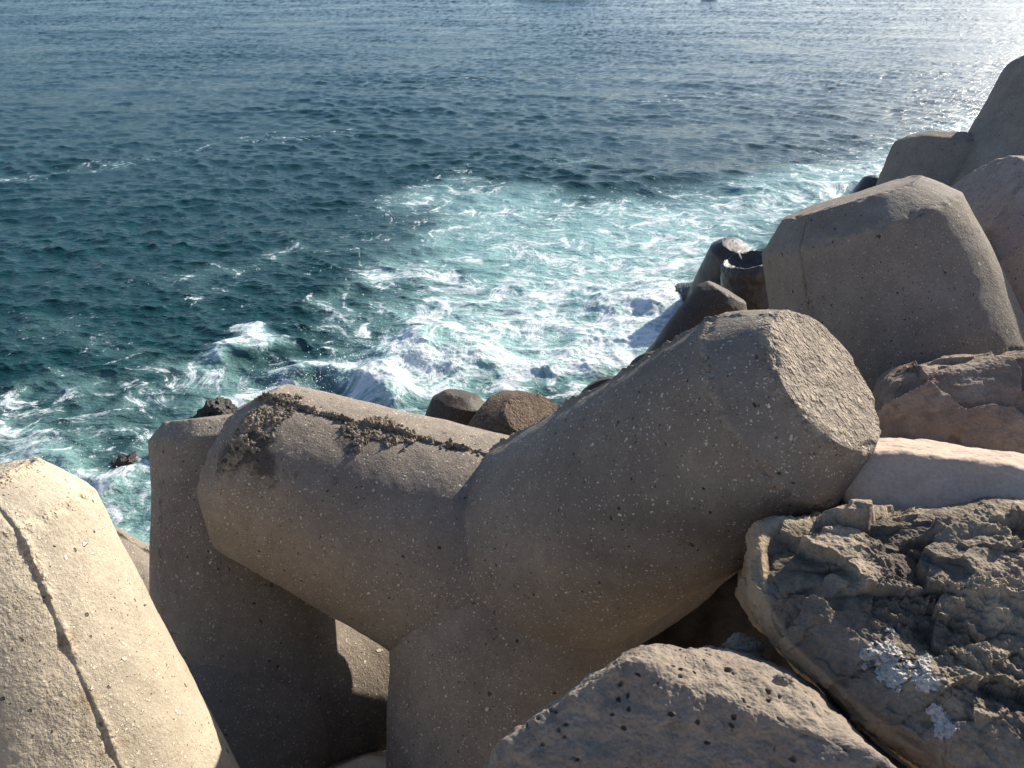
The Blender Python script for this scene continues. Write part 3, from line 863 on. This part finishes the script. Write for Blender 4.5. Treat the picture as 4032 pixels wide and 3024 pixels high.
# waves: a sum of sharp-crested trains, each with its own heading
r_ = np.random.default_rng(21)
NW = 96
lam = np.exp(r_.uniform(math.log(.13), math.log(1.35), NW))
lam[:4] = (3.9, 3.0, 2.4, 5.5)
head = -math.pi / 2 - .25 + r_.normal(size=NW) * .62
head[:4] = -math.pi / 2 - .2 + np.array([.1, -.25, .3, 0])
kk = 2 * math.pi / lam
slope = .0285 * (lam / .5) ** np.where(lam > .5, -.75, -.05)
slope[:4] = (.016, .018, .020, .014)
ampl = slope / kk
ph = r_.uniform(0, 6.28, NW)
dyrow = np.gradient(ys); dyv = np.repeat(dyrow[:, None], NX, 1).ravel(); dxv = (Y + 3) * 1.96 / NX
mx = X + .5 * pnoise2(X * .16, Y * .16, 21) + .12 * pnoise2(X * .8, Y * .8, 23)
my = Y + .5 * pnoise2(X * .16, Y * .16, 22) + .12 * pnoise2(X * .8, Y * .8, 24)
gust = np.clip(1 + .55 * fbm2(X * .10, Y * .17, 3, seed=31), .35, 1.8)
Zw = np.zeros(len(X)); VAR = np.zeros(len(X)); DX = np.zeros(len(X)); DY = np.zeros(len(X)); SX = np.zeros(len(X)); SY = np.zeros(len(X))
for q in range(NW):
    cx, cy = math.cos(head[q]), math.sin(head[q])
    p = kk[q] * (mx * cx + my * cy) + ph[q]
    g = ampl[q] * (gust if lam[q] < 3 else 1.0)
    res = np.maximum(dyv * abs(cy), dxv * abs(cx))
    keep = smooth(2.2, 4.5, lam[q] / np.maximum(res, 1e-6))
    s_, c_ = np.sin(p), np.cos(p)
    Zw += g * keep * c_; DX -= 1.0 * g * keep * cx * s_; DY -= 1.0 * g * keep * cy * s_
    sl = -g * kk[q] * (1 - keep) * s_
    SX += .85 * sl * cx; SY += .85 * sl * cy; VAR += .5 * (g * kk[q] * (1 - keep)) ** 2
calm = 1 - .45 * np.clip(dens * 1.2, 0, 1)
Zw *= calm
# breakers and heaps of white water against the blocks
for (x0, y0, x1, y1, r, h_) in ((-1.95, 9.5, -.9, 10.3, .6, .15), (-.9, 10.3, -.6, 9.6, .55, .13), (1.75, 12.1, 2.5, 12.4, .55, .17), (1.0, 9.9, 2.0, 10.6, .7, .10),
                              (-2.7, 9.35, -1.9, 9.2, .4, .12), (-3.8, 10.6, -3.6, 10.5, .4, .12), (.35, 9.6, .7, 10.9, .25, .03), (-5.0, 7.7, -4.0, 7.4, .4, .10),
                              (5.5, 18.6, 9, 20.2, .9, .16), (2, 19.5, 6.5, 20.5, .9, .14)):
    dx, dy = x1 - x0, y1 - y0; l2 = dx * dx + dy * dy
    t = np.clip(((wx - x0) * dx + (wy - y0) * dy) / l2, 0, 1)
    d = np.hypot(wx - x0 - t * dx, wy - y0 - t * dy)
    Zw += h_ * np.exp(-(d / r) ** 2)
fz = np.where(dens > .12)[0]
churn = np.zeros(len(X))
churn[fz] = fbm2(X[fz] * 1.7, Y[fz] * 1.7, 2, seed=51) * .055 + np.abs(fbm2(X[fz] * 5, Y[fz] * 5, 3, seed=53)) * .016
heavy = smooth(.55, .95, dens)
hz = np.where(heavy > .02)[0]
bub = np.zeros(len(X)); bub[hz] = fbm2(X[hz] * 14, Y[hz] * 14, 3, .6, seed=57) * .013
Zw += churn * np.clip(dens, 0, 1) + bub * heavy

# stir the foam: carry its pattern back along a swirling flow
Wx, Wy = X.copy(), Y.copy()
near = np.where((aer > .04) | (Y < 30))[0]
px_, py_ = X[near].copy(), Y[near].copy(); e = .02
for st in range(5):
    vx = np.zeros(len(px_)); vy = np.zeros(len(px_))
    for f_, a_, sd_ in ((.45, .19, 61), (1.3, .05, 62)):
        n0 = pnoise2(px_ * f_, py_ * f_, sd_)
        vx += a_ * (pnoise2(px_ * f_, (py_ + e) * f_, sd_) - n0) / e
        vy -= a_ * (pnoise2((px_ + e) * f_, py_ * f_, sd_) - n0) / e
    px_ -= vx * .5; py_ -= vy * .5
Wx[near] = px_; Wy[near] = py_


def sea_material():
    t = NT('sea_water')
    geo = t.n('ShaderNodeNewGeometry'); P = geo.outputs['Position']
    wc = t.attr('stir').outputs['Vector']
    d = t.attr('foam').outputs['Fac']; ae = t.attr('aerated').outputs['Fac']
    # foam pattern: threads, lace and clots
    a1 = t.noise(wc, 1.3, 7, .62); a2 = t.noise(wc, 3.8, 7, .64, .3); a3 = t.noise(wc, 11, 5, .68)
    rd = lambda n, w: t.sub(1.0, t.math('MULTIPLY', t.math('ABSOLUTE', t.sub(n, .5)), w, clamp=True))
    r1 = rd(a1, 7.0); r2 = rd(a2, 6.0); r3 = rd(a3, 4.5)
    pat = t.add(t.mul(r1, .40), t.add(t.mul(r2, .34), t.mul(r3, .26)))
    clot = t.noise(wc, 1.7, 7, .68)
    pat = t.add(t.mul(pat, .72), t.mul(t.ss(.36, .68, clot), .28))
    fine = t.noise(P, 34, 3, .7); brk = t.noise(P, 7.5, 4, .65)
    pat = t.add(pat, t.add(t.mul(t.sub(fine, .5), .30), t.mul(t.sub(brk, .5), t.lin(d, .25, .7, .75, .30))))
    th = t.lin(d, 0.0, 1.0, 1.00, .50)
    wd = t.lin(d, .2, 1.0, .08, .24)
    al = t.ss(t.sub(th, wd), t.add(th, wd), pat)
    al = t.mul(al, t.ss(.03, .14, d))
    haze_ = t.ss(.12, .85, t.mul(ae, t.add(.55, t.mul(clot, .9))))
    deep = t.mix(t.noise(P, .35, 3), (.003, .031, .029), (.005, .045, .040))
    milky = t.mix(t.noise(wc, 1.3, 4), (.13, .285, .265), (.36, .54, .50))
    wcol = t.mix(haze_, deep, milky)
    # small ripples
    mp = t.n('ShaderNodeMapping'); t.put(mp.inputs['Vector'], P); mp.inputs['Scale'].default_value = (1, 1.6, 1); mp.inputs['Rotation'].default_value = (0, 0, .2)
    rip = t.add(t.noise(mp.outputs[0], 4.5, 4, .62), t.mul(t.noise(mp.outputs[0], 13, 3, .6), .45))
    # slopes of the waves too short for the mesh
    dn = t.attr('slope').outputs['Vector']
    base_n = t.n('ShaderNodeVectorMath', operation='NORMALIZE')
    t.put(base_n.inputs[0], t.vadd(geo.outputs['Normal'], dn, 'SUBTRACT'))
    nrm = t.bump(rip, .8, .06, base_n.outputs[0])
    rr_ = t.attr('ripple').outputs['Fac']
    water = t.bsdf(wcol, t.lin(rr_, 0, .22, .07, .27), nrm, .5, 1.333)
    fh = t.add(pat, t.mul(fine, .5))
    fn = t.bump(fh, .55, .035)
    fcol = t.mix(t.noise(P, 9, 4, .65), (.60, .66, .67), (.86, .88, .88))
    foam = t.bsdf(fcol, .75, fn, .3, 1.33)
    fnode = foam.node; fnode.subsurface_method = 'BURLEY'
    fnode.inputs['Subsurface Weight'].default_value = .5; fnode.inputs['Subsurface Scale'].default_value = .10
    fnode.inputs['Subsurface Radius'].default_value = (.8, 1, 1)
    mx_ = t.n('ShaderNodeMixShader'); t.put(mx_.inputs[0], al)
    t.t.links.new(water, mx_.inputs[1]); t.t.links.new(foam, mx_.inputs[2])
    return t.done(mx_.outputs[0])


M_SEA = sea_material()
sea = mesh_obj('sea', np.stack([X + DX, Y + DY, Zw], 1), grid_faces(NY, NX, False), M_SEA,
               attrs=dict(foam=dens, aerated=aer, stir=np.stack([Wx, Wy, np.zeros(len(X))], 1), slope=np.stack([SX, SY, np.zeros(len(X))], 1), ripple=np.sqrt(VAR)))
tag(sea, kind='structure')

# ------------------------------------------------------------------ spray thrown up by the breakers
def spray():
    r = np.random.default_rng(77); C = []; Rr = []
    for (x, y_, z, sx, sy, sz, n) in ((-1.4, 9.9, .40, .45, .4, .16, 700), (-.75, 9.9, .38, .25, .35, .15, 400), (2.2, 12.25, .45, .4, .25, .16, 500), (-2.4, 9.3, .28, .5, .25, .12, 450),
                                    (-3.7, 10.55, .22, .18, .15, .08, 160), (.5, 10.3, .25, .2, .6, .1, 260), (1.5, 10.4, .25, .6, .4, .1, 420), (-4.4, 7.5, .15, .5, .3, .06, 160), (-2.0, 10.6, .1, .5, .6, .06, 220)):
        c = np.stack([x + r.normal(size=n) * sx, y_ + r.normal(size=n) * sy, z * .55 + np.abs(r.normal(size=n)) * sz - .08], 1)
        C.append(c); Rr.append(.0035 + .0075 * r.random(n) ** 3)
    return lumps(np.concatenate(C), np.concatenate(Rr), squash=.8, r=r)


def spray_material():
    t = NT('spray_drops')
    return t.done(t.bsdf((.85, .88, .9), .3, None, .5, 1.33))


V, F = spray()
tag(mesh_obj('sea_spray', V, F, spray_material()), 'white drops of spray over the breaking foam', 'spray', kind='stuff')

# ------------------------------------------------------------------ rocks standing in the water
def sea_rock(loc, size, label, seed, n=60, mat=None):
    D, F = _CS.setdefault(n, cube_sphere(n))
    V = D * np.array(size) * (1 + .30 * fbm(D * 1.5, 5, seed=seed))[:, None]
    o = mesh_obj('sea_rock', V, F, mat or M_WETROCK, None, loc, attrs=dict(cav=np.zeros(len(V))))
    return tag(o, label, 'rock', 'dark rocks in the water')


def wetrock():
    t = NT('wet_black_rock'); co = t.objco()
    col = t.mix(t.noise(co, 9, 5, .65), (.018, .015, .013), (.06, .048, .036))
    return t.done(t.bsdf(col, .35, t.bump(t.noise(co, 22, 5, .65), .9, .04), .4))


M_WETROCK = wetrock()
sea_rock((-4.22, 7.55, -.05), (.15, .15, .15), 'small black wet rock in foam left of the upright shaded tetrapod', 3)
sea_rock((-3.35, 8.05, .20), (.27, .25, .27), 'mossy brown rock just showing over the top of the upright shaded tetrapod', 5)
sea_rock((.05, 10.0, -.11), (.22, .18, .14), 'dark rock awash in the turquoise foam beyond the gravel crusted stub', 8)
sea_rock((5.0, 98.4, -.1), (4.4, 2.6, .9), 'long dark reef rock at the far top edge of the water', 9)
sea_rock((20.7, 95.6, .0), (.9, .7, .5), 'lone little rock at the far edge of the water, right of the long reef', 12)

# ------------------------------------------------------------------ light, sky, camera
SUN_AZ, SUN_EL = 47.0, 27.0
az, el = math.radians(SUN_AZ), math.radians(SUN_EL)
from mathutils import Vector
sdir = Vector((math.sin(az) * math.cos(el), math.cos(az) * math.cos(el), math.sin(el)))
sun = bpy.data.lights.new('sun', 'SUN'); sun.energy = 5.0; sun.angle = math.radians(.53); sun.color = (1.0, .92, .80)
so = bpy.data.objects.new('sun', sun); COL.objects.link(so)
so.rotation_euler = sdir.to_track_quat('Z', 'Y').to_euler(); so.location = (20, 20, 20)

world = bpy.data.worlds.new('World'); scene.world = world; world.use_nodes = True
wt = world.node_tree; bg = wt.nodes['Background']
sky = wt.nodes.new('ShaderNodeTexSky'); sky.sky_type = 'NISHITA'; sky.sun_disc = False
sky.sun_elevation = el; sky.sun_rotation = az; sky.air_density = .75; sky.dust_density = .9; sky.ozone_density = 3.2
wt.links.new(sky.outputs[0], bg.inputs[0]); bg.inputs[1].default_value = .112

cam = bpy.data.cameras.new('camera'); co_ = bpy.data.objects.new('camera', cam); COL.objects.link(co_)
cam.sensor_width = 36; cam.lens = 825 * 36 / 1024; cam.clip_start = .05; cam.clip_end = 3000
co_.location = (0, 0, 5); co_.rotation_euler = (math.radians(90 - 28), 0, 0)
scene.camera = co_
scene.view_settings.view_transform = 'Standard'; scene.view_settings.look = 'None'
scene.view_settings.exposure = 0.75; scene.view_settings.gamma = 1.0
scene.cycles.use_denoising = True
scene.cycles.max_bounces = 6; scene.cycles.caustics_reflective = False
